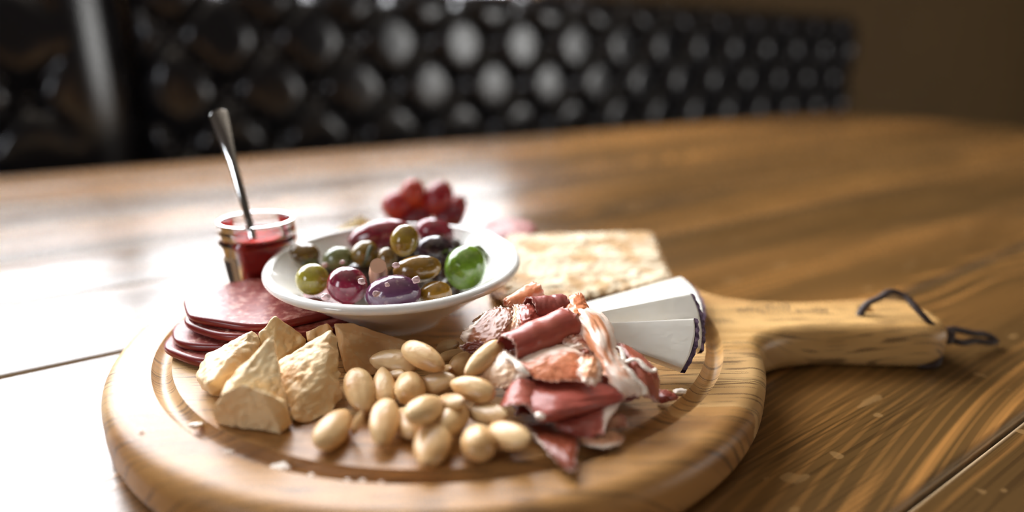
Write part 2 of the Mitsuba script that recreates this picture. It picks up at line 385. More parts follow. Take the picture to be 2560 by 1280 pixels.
# leather cord through the handle, knotted past its end
def pts(l): return [at(*q) for q in l]
c1 = pts([(2150, 783, -.010), (2155, 776, .002), (2177, 754, .006), (2204, 742, .0085), (2226, 729, .0105), (2254, 736, .0095), (2288, 767, .006), (2322, 804, .0005), (2349, 830, -.006), (2362, 842, -.009)])
put(brd + '__leather_cord', tube(c1, .0019, 10, 80, .7), 'cord_leather', True, label='dark brown leather cord looped through the handle')
c2 = pts([(2358, 836, -.009), (2389, 824, -.009), (2439, 834, -.013), (2478, 843, -.017), (2487, 850, -.0185), (2478, 856, -.0185), (2439, 852, -.0165), (2395, 855, -.013), (2362, 842, -.011)])
put(brd + '__leather_cord', tube(c2, .0020, 10, 80, .8), 'cord_leather', True)
c3 = pts([(2360, 840, -.010), (2349, 862, -.0125), (2347, 890, -.0165), (2336, 912, -.0195), (2310, 914, -.0203), (2284, 906, -.0203)])
put(brd + '__leather_cord', tube(c3, .0017, 10, 60, .8), 'cord_leather', True)
kn = trimesh.creation.icosphere(3, .0042); kv = np.array(kn.vertices); kv *= (1+.22*nz(kv, 380, 3))[:, None]*[1.1, .9, .9]
put(brd + '__cord_knot', trimesh.Trimesh(kv + at(2362, 843, -.009), kn.faces, process=False), 'cord_leather', True)
# burned script on the handle, too blurred to read: loops of a pen
rnd = random.Random(9); ms = []
def stroke(x0, x1, yb, h, n):
    t = np.linspace(0, 1, n*10); x = x0+(x1-x0)*t; ph = t*n*2*math.pi
    jit = np.interp(t, np.linspace(0, 1, n+1), [rnd.uniform(.45, 1.25) for _ in range(n+1)])
    p = [at(a + 3.*math.sin(q)*1.5, yb - h*j*.5*(1+math.cos(q+.6)), .00006) for a, q, j in zip(x, ph, jit)]
    return tube(p, .00033, 6, len(p), .2)
for a in ((1842, 1886, 780, 13, 4), (1890, 1914, 781, 9, 2), (1914, 1978, 777, 19, 5), (1990, 2072, 782, 11, 7)): ms.append(stroke(*a))
put(brd + '__burned_lettering', join(ms), 'burn_ink', True, label='dark burned script lettering')

# ------------------------------------------------------------------ the bowl
BX, BY, BR, BZ = -.0248, .002, .0595, .031
bp = smooth_profile([(0, .0012), (.0175, .0012), (.0188, 0), (.0212, 0), (.0222, .0022), (.0262, .0048), (.0355, .0115), (.0465, .0195), (.0545, .0252), (.0567, .0266)], 50).tolist()
for k in range(13):
    a = -math.pi*.42 + k/12*math.pi*1.18
    bp.append((.0571 + .0024*math.cos(a), .0288 + .0022*math.sin(a)))
bp += smooth_profile([(.0556, .0299), (.0515, .0262), (.0435, .0195), (.034, .0118), (.024, .0066), (.012, .0049), (0, .0046)], 40).tolist()
bw = lathe(bp, 128); v = np.array(bw.vertices)
v[:, 2] += (.0148*v[:, 0] + .034*v[:, 1])*np.clip(v[:, 2]/BZ, 0, 1)
put('bowl', trimesh.Trimesh(v + [BX, BY, ZB+.0002], bw.faces, process=False), 'glaze', 40, label='small round white ceramic bowl filled with olives', cat='bowl')

# ------------------------------------------------------------------ olives
GOLD, YEL, GREY, GREEN, RED, PURP, BLACK, BROWN = (120, 92, 22), (150, 138, 40), (104, 108, 62), (98, 128, 28), (104, 16, 34), (92, 50, 74), (34, 12, 26), (108, 78, 20)
def spheroid(ax, n=3, seed=0, wob=.03):
    s = trimesh.creation.icosphere(n); v = np.array(s.vertices)
    d = v*(1 + wob*fz(v, 1.6, seed, 2))[:, None]
    return d, np.array(s.faces), v
def olive(px, py, z, w, h, ang, c, label, seed, c2=None, herb=False, tip=.0):
    key = thing('olive', label, 'olive', 'olives in the white bowl')
    C = at(px, py, z); k = depth(C)/F_PX
    d, f, v0 = spheroid(None, 4, seed)
    a = math.radians(ang)
    e1 = math.cos(a)*CR + math.sin(a)*CU; e2 = -math.sin(a)*CR + math.cos(a)*CU; e3 = np.cross(e1, e2)
    r1, r2 = w/2*k, h/2*k
    taper = 1 - tip*d[:, 0]
    P = C + d[:, :1]*r1*e1 + (d[:, 1]*taper*r2)[:, None]*e2 + (d[:, 2]*taper*min(r1, r2)*.95)[:, None]*e3
    base = np.array(rgb(*c)); oth = np.array(rgb(*(c2 or [x*.72 for x in c])))
    t = ss(-.35, .5, fz(v0, 1.9, seed+5))*.8
    cc = lerp3(base, oth, t)
    sp = ss(.52, .75, nz(v0, 9, seed+9)); cc = lerp3(cc, [.5, .4, .3], sp*.22)
    put(key + '__flesh' if herb else key, trimesh.Trimesh(P, f, process=False), 'olive_skin', True, color=cc)
    return C, k
OL = [
 (756, 640, .0265, 86, 62, 12, BROWN, 'brown-green olive at the left edge of the bowl, lying lengthwise', None),
 (771, 662, .0225, 56, 54, 0, GREY, 'half hidden green olive between the round yellow-green one and the left brown one', None),
 (781, 699, .0265, 82, 80, 0, YEL, 'round yellow-green olive at the front left of the bowl', (128, 112, 30)),
 (845, 647, .0270, 76, 60, 14, GREY, 'grey-green olive with white sheen, second along the bowl left side', (80, 90, 50)),
 (912, 634, .0300, 70, 62, 30, GOLD, 'golden brown olive with a dark herb needle stuck to it', (92, 76, 24)),
 (968, 648, .0290, 50, 60, 0, BROWN, 'small brown-green olive under the topmost upright olive', None),
 (1011, 601, .0420, 80, 70, 78, GOLD, 'upright golden olive, topmost of the heap', (146, 122, 40)),
 (948, 588, .0335, 158, 72, 14, RED, 'long dark red olive at the back of the bowl, left one', (140, 24, 44)),
 (1088, 580, .0330, 96, 66, -18, RED, 'red-purple shiny olive at the back right of the heap', (150, 30, 50)),
 (1090, 622, .0330, 92, 64, -8, BLACK, 'nearly black olive beside the topmost upright olive', (50, 16, 34)),
 (1188, 640, .0245, 64, 60, -20, (84, 104, 40), 'dull green olive half hidden behind the big bright green one', None),
 (1164, 669, .0280, 112, 104, 70, GREEN, 'largest bright green olive at the right of the bowl', (74, 104, 18)),
 (1043, 673, .0330, 122, 68, 8, (122, 86, 18), 'long golden brown olive in the middle right of the heap', (88, 64, 18)),
 (868, 713, .0270, 100, 94, -25, (122, 20, 48), 'plump crimson olive at the front of the bowl', (86, 12, 34)),
 (983, 735, .0262, 138, 96, 6, PURP, 'purple olive flecked with chopped shallot at the front rim', (66, 34, 62)),
 (1090, 736, .0240, 82, 68, 10, (140, 98, 18), 'small golden olive at the front right rim, beside the green one', None)]
for i, (px, py, z, w, h, a, c, l, c2) in enumerate(OL):
    C, k = olive(px, py, z, w, h, a, c, l, i+1, c2, herb='needle' in l)
    if 'needle' in l:
        e = [at_depth(x, y, depth(C)-k*q) for x, y, q in ((927, 614, 26), (922, 630, 33), (915, 650, 33), (908, 668, 22))]
        put('olive_%03d__herb_needle' % i, tube(e, [.0008, .0013, .0012, .0006], 8, 24, .5), 'herb', True, label='dark green herb needle')
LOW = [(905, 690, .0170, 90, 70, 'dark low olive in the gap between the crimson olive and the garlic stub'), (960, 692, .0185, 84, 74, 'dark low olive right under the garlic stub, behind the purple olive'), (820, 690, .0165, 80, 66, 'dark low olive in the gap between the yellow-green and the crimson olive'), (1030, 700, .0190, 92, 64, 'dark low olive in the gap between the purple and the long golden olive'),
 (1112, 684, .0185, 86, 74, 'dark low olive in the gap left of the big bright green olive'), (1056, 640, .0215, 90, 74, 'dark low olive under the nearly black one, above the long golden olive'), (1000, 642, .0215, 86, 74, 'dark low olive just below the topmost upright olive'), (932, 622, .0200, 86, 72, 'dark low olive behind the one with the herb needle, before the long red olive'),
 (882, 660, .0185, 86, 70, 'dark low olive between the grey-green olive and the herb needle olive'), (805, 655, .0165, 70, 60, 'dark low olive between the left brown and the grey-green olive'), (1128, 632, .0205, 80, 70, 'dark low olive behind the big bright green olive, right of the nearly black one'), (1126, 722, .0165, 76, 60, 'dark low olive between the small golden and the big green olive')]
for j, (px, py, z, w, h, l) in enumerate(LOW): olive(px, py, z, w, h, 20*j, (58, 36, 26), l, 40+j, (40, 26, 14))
def lump(C, r, seed, sq=(1, 1, 1), n=2, amp=.3):
    s = trimesh.creation.icosphere(n); v = np.array(s.vertices); v *= (1+amp*nz(v, 1.7, seed))[:, None]
    return trimesh.Trimesh(v*np.array(sq)*r + C, s.faces, process=False)
g0, g1 = at(947, 698, .027), at(945, 664, .0375)
put('garlic_piece', tube([g0, (g0+g1)/2, g1], [.0040, .0041, .0034], 20, 14), 'garlic', 50, label='pale pink garlic stub standing upright among the olives', cat='garlic')
SB = [(990, 663, .0405, 17, 'pale shallot bit stuck on the left tip of the long golden olive'), (812, 663, .0285, 15, 'pale shallot bit between the grey-green and the crimson olives'), (815, 741, .0265, 22, 'pale shallot bit at the front rim below the yellow-green olive'),
      (905, 703, .0345, 19, 'mauve shallot bit between the crimson and the purple olives'), (1040, 700, .0340, 22, 'pale shallot bit on the right end of the purple olive'), (968, 712, .0365, 13, 'tiny shallot crumb on top of the purple olive'), (856, 655, .0335, 13, 'tiny white shallot bit on the grey-green olive'), (940, 735, .0345, 20, 'shallot crumb on the left flank of the purple olive')]
for i, (px, py, z, w, l) in enumerate(SB):
    C = at(px, py, z); put('shallot_bit', lump(C, w/2*depth(C)/F_PX, 30+i, (1, .8, .8)), 'shallot', True, label=l, cat='shallot bit', group='shallot bits among the olives')

# ------------------------------------------------------------------ jam jar and spoon
JH = .043
JC = at(640, 549, JH); JR = 95*depth(JC)/F_PX
jar = thing('jam_jar', 'small open glass jar of dark red jam with a spoon in it', 'jar')
jb = np.array([JC[0], JC[1], ZB+.0002])
R = JR
jp = smooth_profile([(0, 0), (R*.74, 0), (R*.80, .0012), (R*.83, .005), (R*.97, .029), (R*.985, .0325), (R*.93, .0345)], 40).tolist() + smooth_profile([(R*.93, .0352), (R*.985, .0362), (R*.985, .0385), (R*.955, .0395), (R*.965, .0415), (R*.955, JH), (R*.92, JH+.0003), (R*.885, JH-.0006), (R*.88, .036), (R*.86, .033), (R*.885, .029), (R*.76, .006), (R*.68, .0032), (0, .0030)], 60).tolist()
m = lathe(jp, 96); put(jar + '__glass', trimesh.Trimesh(np.array(m.vertices)+jb, m.faces, process=False), 'jar_glass', 45)
jo = [(r-.0005, z) for r, z in jp[:40] if r > R*.77 and .001 < z < .0335]      # just inside the outer face of the glass
jm = [(0, .0012), (R*.7, .0012)] + jo + [(R*.93, .0347), (R*.90, .0355), (R*.85, .0350), (R*.5, .0344), (0, .0345)]
m = lathe(jm, 96); put(jar + '__jam', trimesh.Trimesh(np.array(m.vertices)+jb, m.faces, process=False), 'jam_red', 45, label='dark red jam')
# paper label on the lower left of the jar
def jr(z): return R*(.83 + (.97-.83)*(z-.005)/.024)
def patch(a0, a1, z0, z1, off, n=16):
    a = np.linspace(a0, a1, n); v = []
    for o in (off, off+.0002):
        for z in (z0, z1):
            rr = jr(z)+o; v.append(np.stack([rr*np.cos(a), rr*np.sin(a), np.full(n, z)], 1))
    v = np.vstack(v) + jb
    f = np.vstack([grid_faces(2, n), grid_faces(2, n)[:, ::-1]+2*n])
    side = []
    for p in range(n-1): side += [[p, p+1, 2*n+p+1], [p, 2*n+p+1, 2*n+p], [n+p, 3*n+p+1, n+p+1], [n+p, 3*n+p, 3*n+p+1]]
    return trimesh.Trimesh(v, np.vstack([f, side]), process=False)
aj = math.atan2(*(EYE-jb)[1::-1])
put(jar + '__label', patch(aj-1.12, aj-.62, .006, .0272, .0003, 24), 'paper', 30, label='small pale paper label')
for k in range(3):
    a = aj-1.07+k*.085; put(jar + '__label__print', patch(a, a+.07, .0075, .0255, .00055, 4), 'ink')
ja = 'spoon'
sp0, sp1 = at_depth(628, 575, depth(JC)+.002), at_depth(545, 276, depth(JC)+.004)
sd = sp1-sp0; L = np.linalg.norm(sd); sd /= L
side_ = np.cross(sd, FW); side_ /= np.linalg.norm(side_); nn_ = np.cross(side_, sd)
tt = np.linspace(-.012/L, 1, 60)
kx = depth(JC)/F_PX
wid = PchipInterpolator([-.2, 0, .12, .30, .5, .68, .85, .97, 1.], np.array([9., 9, 9, 10, 11, 16, 22, 24, 15])*kx)(tt)
thk = PchipInterpolator([-.2, 0, .3, .6, 1.], np.array([5., 5, 5, 4.2, 3.2])*kx)(tt)
ka = np.arange(20)*2*np.pi/20
ctr = sp0 + np.outer(tt*L, sd) + np.outer(-.006*np.sin(np.clip(tt, 0, 1)*math.pi)*.5, nn_) + np.outer(-.0012*np.sin(np.clip(tt, 0, 1)*math.pi*1.1), side_)
sv = ctr[:, None] + wid[:, None, None]*np.sign(np.cos(ka))[None, :, None]*(np.abs(np.cos(ka))**.7)[None, :, None]*side_ + thk[:, None, None]*np.sin(ka)[None, :, None]*nn_
sv = np.vstack([sv.reshape(-1, 3), ctr[0], ctr[-1]]); n_ = len(tt)
sf = np.vstack([grid_faces(n_, 20, True), [[n_*20, (j+1) % 20, j] for j in range(20)], [[n_*20+1, (n_-1)*20+j, (n_-1)*20+(j+1) % 20] for j in range(20)]])
put('spoon', trimesh.Trimesh(sv, sf, process=False), 'steel', 40, label='polished steel teaspoon standing in the jam jar', cat='spoon')

# ------------------------------------------------------------------ grapes
gb = thing('grape_bunch', 'small bunch of red grapes behind the olive bowl', 'grapes')
GR = [(1032, 482, .044, 62, 70, 92, (176, 62, 44)), (1096, 498, .038, 72, 94, 68, (146, 30, 40)), (992, 514, .033, 74, 72, 10, (158, 34, 38)), (1046, 520, .030, 60, 76, 90, (196, 92, 36)), (1043, 548, .018, 72, 52, 10, (110, 26, 42)), (1122, 546, .018, 78, 60, 20, (112, 24, 40)), (1143, 522, .022, 46, 70, 80, (150, 44, 42)), (1004, 560, .010, 62, 60, 0, (120, 28, 40))]
for i, (px, py, z, w, h, a, c) in enumerate(GR):
    C = at_y(px, py, .128 + .012*(i in (3, 6)) - .004*(i in (4, 5))); k = depth(C)/F_PX; a = math.radians(a-90 if h > w else a)
    e1 = math.cos(a)*CR + math.sin(a)*CU; e2 = -math.sin(a)*CR + math.cos(a)*CU; e3 = np.cross(e1, e2)
    d, f, v0 = spheroid(None, 3, 60+i, .015)
    P = C + d[:, :1]*w/2*k*e1 + d[:, 1:2]*h/2*k*e2 + d[:, 2:]*min(w, h)/2*k*e3
    base = np.array(rgb(*c)); cc = lerp3(base, np.clip(base*[1.5, 2.2, 1.6]+.02, 0, .6), ss(-.2, .8, fz(v0, 1.2, i))*.55)
    put(gb + '__grape', trimesh.Trimesh(P, f, process=False), 'grape_skin', True, color=cc)
y0 = .134
put(gb + '__stem', tube([at_y(978, 545, y0-.012), at_y(1000, 535, y0), at_y(1050, 530, y0+.004), at_y(1110, 525, y0+.004)], [.0013, .0016, .0012, .001], 8, 30), 'stem_green', True, label='pale grape stem')

# ------------------------------------------------------------------ hard cheese
def chunk(key, ptsl, seed, base, brow, amp=.0007, edge=.0009, sub=.0008, bsdf='cheese_rough', **k):
    parts = ptsl if isinstance(ptsl[0], list) else [ptsl]
    h = None
    for q in parts:
        P = np.array(q); P[:, 2] = np.maximum(P[:, 2], ZB+.0004)
        g = m3.Manifold.hull_points(P.astype(np.float32)); h = g if h is None else h + g
    m = h.refine_to_length(sub).to_mesh(); v = np.asarray(m.vert_properties)[:, :3].astype(float); f = np.asarray(m.tri_verts)
    t = trimesh.Trimesh(v, f, process=True)
    v = np.array(t.vertices); n = np.array(t.vertex_normals)
    d = amp*.8*fz(v, 150, seed, 3) + amp*.85*fz(v, 560, seed+3, 3) - amp*1.6*ss(.25, .5, fz(v, 230, seed+8, 3)) + amp*1.1*(np.abs(fz(v, 270, seed+31, 3))-.25)
    v = v + n*d[:, None]
    trimesh.smoothing.filter_taubin(tt_ := trimesh.Trimesh(v, t.faces, process=False), iterations=1); v = np.array(tt_.vertices)
    v[:, 2] = np.maximum(v[:, 2], ZB+.0002)
    c = lerp3(base, brow, ss(-.35, .55, fz(v, 130, seed+20))*.75)
    c = lerp3(c, [.80, .69, .47], ss(.3, .7, nz(v, 800, seed+2))*.35)
    return put(key, trimesh.Trimesh(v, t.faces, process=False), bsdf, 60, color=c, **k)
PB, PA = np.array(rgb(232, 204, 158)), np.array(rgb(216, 172, 120))
PG = 'broken chunks of hard cheese'
def Z(*q): return at(*q)
def Y(px, py, y): return at_y(px, py, y)
chunk('cheese_chunk', [[Y(566, 950, -.081), Y(632, 899, -.077), Y(681, 836, -.072), Y(688, 858, -.072), Y(692, 905, -.0745), Z(714, 1000, .009), Y(604, 930, -.0765), Z(545, 1010, .010), Z(725, 1040, 0), Z(560, 1020, 0), Z(600, 985, .002), Z(700, 985, .002)],
    [Z(532, 1028, .006), Z(541, 1062, 0), Z(620, 1076, 0), Z(704, 1088, 0), Z(733, 1060, .002), Z(716, 1005, .0095), Z(700, 1000, .0125), Z(655, 980, .0170), Z(604, 960, .0190), Z(556, 985, .0140), Z(560, 1005, .002), Z(700, 1000, .002)]], 1, PB, PA,
      label='upright triangular chunk of hard cheese at the front left, nearest the camera', cat='cheese', group=PG)
chunk('cheese_chunk', [Z(760, 1062, 0), Z(818, 1043, 0), Z(856, 1001, .003), Z(733, 1050, .002), Y(852, 916, -.070), Y(847, 845, -.062), Y(831, 821, -.061), Y(750, 866, -.062), Y(684, 910, -.066), Y(697, 950, -.075), Y(760, 935, -.078), Y(815, 905, -.074), Z(800, 940, .004), Z(730, 960, .003)], 2, PB, PA,
      label='broad block of hard cheese with a sloping top, second from the front left', cat='cheese', group=PG)
chunk('cheese_chunk', [Y(630, 824, -.050), Y(650, 850, -.052), Y(640, 900, -.060), Y(514, 884, -.052), Y(487, 938, -.062), Z(503, 974, .002), Z(531, 996, 0), Z(600, 985, 0), Z(640, 930, .004), Z(520, 960, .012), Z(560, 900, .001), Z(645, 860, .006)], 3, np.array(rgb(230, 204, 162)), np.array(rgb(210, 170, 120)),
      label='wedge of hard cheese leaning behind the triangular chunk, beside the salami', cat='cheese', group=PG)
chunk('cheese_chunk', [Y(687, 789, -.046), Y(645, 832, -.050), Y(752, 830, -.046), Y(766, 850, -.048), Y(690, 900, -.058), Y(650, 890, -.055), Z(700, 920, 0), Z(770, 910, 0), Z(660, 910, .002), Z(760, 880, .001)], 4, np.array(rgb(224, 192, 140)), np.array(rgb(206, 162, 108)),
      label='pointed chunk of hard cheese behind the two front chunks, before the salami', cat='cheese', group=PG)
chunk('cheese_chunk', [Y(818, 806, -.046), Y(765, 828, -.046), Y(834, 820, -.046), Y(770, 850, -.049), Y(834, 850, -.049), Z(775, 868, 0), Z(834, 868, 0), Z(780, 855, .001), Z(834, 855, .001)], 5, np.array(rgb(214, 176, 126)), np.array(rgb(200, 156, 104)),
      label='small far chunk of hard cheese just under the bowl rim', cat='cheese', group=PG)
chunk('cheese_chunk', [Y(835, 809, -.046), Y(878, 807, -.044), Y(1018, 851, -.046), Y(1012, 862, -.049), Y(852, 830, -.050), Z(862, 935, .001), Z(930, 940, .001), Z(1010, 900, .001), Z(850, 880, .002), Z(1000, 880, .001), Z(880, 870, .001)], 6, np.array(rgb(216, 178, 130)), np.array(rgb(206, 164, 114)), amp=.00035,
      label='smooth flat slab of hard cheese behind the almonds, under the bowl', cat='cheese', group=PG)
chunk('cheese_wedge', [Y(842, 572, .102), Y(902, 541, .108), Y(925, 552, .108), Y(870, 580, .100), Z(850, 600, 0), Z(930, 590, 0), Z(930, 572, .001), Z(850, 580, 0)], 7, np.array(rgb(244, 224, 168)), np.array(rgb(236, 208, 140)), amp=.0003,
      label='pale yellow cheese wedge peeking out behind the bowl, beside the jar', cat='cheese')
CRB = [(488, 1063, 30, 'flat cheese crumb in the groove left of the triangular chunk'), (353, 1075, 11, 'tiny cheese crumb on the left rim of the board'), (572, 1131, 18, 'cheese crumb on the front left rim below the triangular chunk'), (703, 1167, 38, 'largest cheese crumb on the front rim, below the broad block'), (778, 1187, 15, 'cheese crumb on the front rim, right of the largest crumb'), (869, 1199, 10, 'leftmost of three tiny cheese crumbs on the front rim'), (905, 1202, 13, 'middle of three tiny cheese crumbs on the front rim'), (953, 1204, 9, 'rightmost of three tiny cheese crumbs on the front rim'), (1700, 978, 30, 'white cheese crumb beside the dark ham tail at the right')]
for i, (px, py, w, l) in enumerate(CRB):
    C0 = at(px, py, 0); r = math.hypot(C0[0], C0[1]); z = .0008
    if abs(r-gc) < .0035: z = -.0018
    C = at(px, py, z)
    put('cheese_crumb', lump(C, w/2*depth(C)/F_PX, 80+i, (1.15, .8, .45), 3, .35), 'fat', True, label=l, cat='crumb', group='crumbs on the board')

# ------------------------------------------------------------------ salami
def disc(C, r, t, seed, wav, tilt=(0, 0), ell=(1, 1)):
    na, nr = 96, 14
    a = np.arange(na)*2*np.pi/na
    rr = r*(1+.025*np.sin(3*a+seed)+.018*np.sin(7*a+2*seed))
    def surf(q, a, side):
        x, y = q*np.cos(a)*ell[0], q*np.sin(a)*ell[1]
        return np.stack([x, y, wav*np.sin(x/r*3+seed)*np.cos(y/r*2.3) + wav*.5*np.sin(a*5+seed)*(q/r)**3 + side + tilt[0]*x + tilt[1]*y], -1)
    top, edge = [], []
    for k in range(nr): top.append(surf(rr*(k+.02)/(nr-1+.02), a, t/2))
    for k in range(7):
        b = -math.pi/2 + k/6*math.pi
        edge.append(surf(rr + t*.5*math.cos(b), a, t/2*math.sin(b)))
    bot = [surf(rr*(k+.02)/(nr-1+.02), a, -t/2) for k in range(nr)]
    tp = np.array(top).reshape(-1, 3); bt_ = np.array(bot).reshape(-1, 3); ed = np.array(edge).reshape(-1, 3)
    f = grid_faces(nr, na, True)
    return trimesh.Trimesh(np.vstack([tp, bt_])+C, np.vstack([f[:, ::-1], f+len(tp)]), process=False), trimesh.Trimesh(ed+C, grid_faces(7, na, True), process=False)
SL = [(434, 836, .0032, .0350, .0040, .0002, (0, 0), 'lowest salami slice of the stack, resting on the board at the far left'),
      (452, 804, .0078, .0352, .0034, .0005, (.02, .0), 'second salami slice from the bottom, shifted back over the lowest one'),
      (492, 784, .0122, .0345, .0034, .0005, (-.01, 0), 'third salami slice from the bottom, mostly under the top one'),
      (478, 752, .0163, .0352, .0036, .0006, (-.02, .02), 'large top salami slice with a whitish sheen, next to the bowl')]
for i, (px, py, z, r, t, wv, tl, l) in enumerate(SL):
    key = thing('salami_slice', l, 'salami slice', 'salami slices stacked left of the bowl')
    C = at(px, py, z) + r*1.02*CR*[1, 1, 0]
    a, b = disc(C, r, t, i*1.7+1, wv, tl, (1, .76))
    put(key + '__meat', a, 'salami_meat', 40); put(key + '__casing', b, 'salami_casing', True, label='dark red shiny casing')
key = thing('salami_slice', 'far red salami slice lying behind the crackers', 'salami slice')
C = at_y(1272, 575, .128); C[2] = max(C[2], ZB+.006); a, b = disc(C, .0165, .0036, 7., .0004, (0, .16))
put(key + '__meat', a, 'salami_meat', 40); put(key + '__casing', b, 'salami_casing', True)

# ------------------------------------------------------------------ almonds
def almond_mesh(L, W, TT, seed, half=False):
    n, s = 40, 32
    t = np.linspace(0, 1, n); th = t*math.pi
    x = -np.cos(th)*.5                                    # butt -.5 .. tip .5
    prof = np.sin(th)**.92*(1 - .30*x - .16*x*x) *(.5/ .49)
    prof *= np.where(x > .2, 1-.22*((x-.2)/.3)**2, 1)
    a = np.arange(s)*2*np.pi/s
    rid = 1 + .012*np.sin(9*a+seed)[None] * np.sin(th)[:, None] + .02*np.sin(2*a+seed)[None]
    yy = prof[:, None]*np.cos(a)[None]*rid; zz = prof[:, None]*np.sin(a)[None]*rid
    v = np.stack([np.repeat(x[:, None], s, 1)*L, yy*W*.5, zz*TT*.5], -1).reshape(-1, 3)
    q = v/np.array([L, W, TT]); v = v*(1+.05*fz(q, 2.2, seed, 2))[:, None]
    if half: v[:, 2] = np.maximum(v[:, 2], -.0004) + .0025*(v[:, 0]/L*2)**2
    col_ = lerp3(rgb(228, 192, 140), rgb(202, 148, 88), ss(-.3, .7, fz(q, 2.0, seed+3))*.8)
    st = ss(.25, .75, np.sin(11*np.arctan2(q[:, 2], q[:, 1]) + 2*nz(q, 3, seed)))*ss(.45, .1, np.abs(q[:, 0]))
    col_ = lerp3(col_, rgb(190, 138, 80), st*.22)
    col_ = lerp3(col_, rgb(150, 96, 48), ss(.42, .5, q[:, 0])*.75)
    return v, grid_faces(n, s, True)[:, ::-1], col_
def almond(lo, hi, wpx, zlo, L, label, seed, th=.68, roll=0., half=False, tint=1., top='hi', tr=0):
    """lo: pixel of the end nearer the board (height zlo), hi: pixel of the other end; the length L sets how far the almond leans"""
    A = at(lo[0], lo[1], zlo); d = ray(*hi); w = A-EYE
    b = d@w/(d@d); c = (w@w-L*L)/(d@d); disc_ = b*b-c
    if disc_ <= 0: B = EYE + d*b
    else:
        c1, c2 = EYE+d*(b+math.sqrt(disc_)), EYE+d*(b-math.sqrt(disc_))
        B = c1 if hi[1] <= lo[1] else c2
        if B[2] < ZB+.003: B = c2 if B is c1 else c1
    L = np.linalg.norm(B-A)
    C = (A+B)/2; e1 = (B-A)/L if top == 'hi' else (A-B)/L
    k = depth(C)/F_PX; W = wpx*k
    view = EYE-C; view /= np.linalg.norm(view); up = view + np.array([0, 0, .6]); up -= e1*(up@e1); up /= np.linalg.norm(up)
    e2 = np.cross(up, e1); r = math.radians(roll); e3 = math.cos(r)*up + math.sin(r)*e2; e2 = np.cross(e3, e1)
    v, f, c = almond_mesh(L*1.03, W, W*th, seed, half)
    P = v[:, :1]*e1 + v[:, 1:2]*e2 + v[:, 2:]*e3 + C
    dz = ZB+.0003-P[:, 2].min()
    if dz > 0: P[:, 2] += dz
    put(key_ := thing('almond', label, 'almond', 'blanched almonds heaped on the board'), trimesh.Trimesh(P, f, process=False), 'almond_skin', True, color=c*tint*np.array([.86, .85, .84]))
AL = [
 ((799, 1119), (866, 1028), 76, .0040, .0205, 'leftmost front almond, leaning to the right, below the broad cheese block', dict()),
 ((881, 1084), (907, 1030), 24, .0020, .0125, 'thin almond sliver beside the leftmost front almond', dict(th=.5)),
 ((953, 1117), (967, 1001), 72, .0035, .0210, 'tall almond lying point down on the bare front of the board', dict(top='lo')),
 ((916, 1031), (886, 925), 74, .0035, .0205, 'large almond upright against the broad cheese block', dict(top='lo')),
 ((966, 1013), (955, 920), 56, .0045, .0190, 'narrow almond standing point up, right of the one against the cheese', dict()),
 ((1030, 1003), (1020, 936), 78, .0060, .0165, 'round almond seen end on in the middle of the heap', dict(th=.85)),
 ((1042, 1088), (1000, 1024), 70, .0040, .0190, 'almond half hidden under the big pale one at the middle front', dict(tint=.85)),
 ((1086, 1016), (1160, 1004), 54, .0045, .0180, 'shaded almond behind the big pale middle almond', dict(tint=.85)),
 ((1024, 1048), (1100, 1000), 74, .0130, .0190, 'big pale almond lying on top at the middle front', dict(th=.75)),
 ((1103, 1078), (1163, 1014), 72, .0060, .0180, 'pale almond right of the big pale middle one, pointing up right', dict(th=.75)),
 ((1066, 1166), (1094, 1068), 92, .0042, .0215, 'frontmost large almond, its point towards the board rim', dict(top='lo')),
 ((1196, 1140), (1196, 1078), 88, .0055, .0165, 'round almond seen end on at the front right', dict(th=.85)),
 ((1219, 1078), (1326, 1104), 72, .0050, .0185, 'almond lying crosswise at the right front, beside the ham', dict(top='hi')),
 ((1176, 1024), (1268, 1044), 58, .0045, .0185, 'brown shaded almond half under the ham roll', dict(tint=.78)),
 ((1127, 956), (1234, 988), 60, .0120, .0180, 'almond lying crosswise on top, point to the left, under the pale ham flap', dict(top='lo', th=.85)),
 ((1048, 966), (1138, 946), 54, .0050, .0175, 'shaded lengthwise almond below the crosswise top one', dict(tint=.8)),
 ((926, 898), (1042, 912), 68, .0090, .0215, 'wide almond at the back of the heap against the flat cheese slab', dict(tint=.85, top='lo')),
 ((1108, 922), (1012, 864), 62, .0150, .0215, 'almond on top at the back of the heap, pointing down right', dict(top='lo', th=.8)),
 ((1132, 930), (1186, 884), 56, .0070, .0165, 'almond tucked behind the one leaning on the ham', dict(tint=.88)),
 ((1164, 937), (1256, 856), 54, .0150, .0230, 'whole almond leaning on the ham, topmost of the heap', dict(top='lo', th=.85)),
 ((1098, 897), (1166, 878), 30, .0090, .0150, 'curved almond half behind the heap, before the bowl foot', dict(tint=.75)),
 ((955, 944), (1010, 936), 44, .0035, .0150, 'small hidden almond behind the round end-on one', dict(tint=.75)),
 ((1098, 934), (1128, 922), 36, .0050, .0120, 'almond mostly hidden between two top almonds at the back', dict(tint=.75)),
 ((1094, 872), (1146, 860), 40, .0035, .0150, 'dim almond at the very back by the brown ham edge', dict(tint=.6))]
for i, (lo, hi, w, z, L, l, kw) in enumerate(AL): almond(lo, hi, w, z, L, l, i+1, **kw)

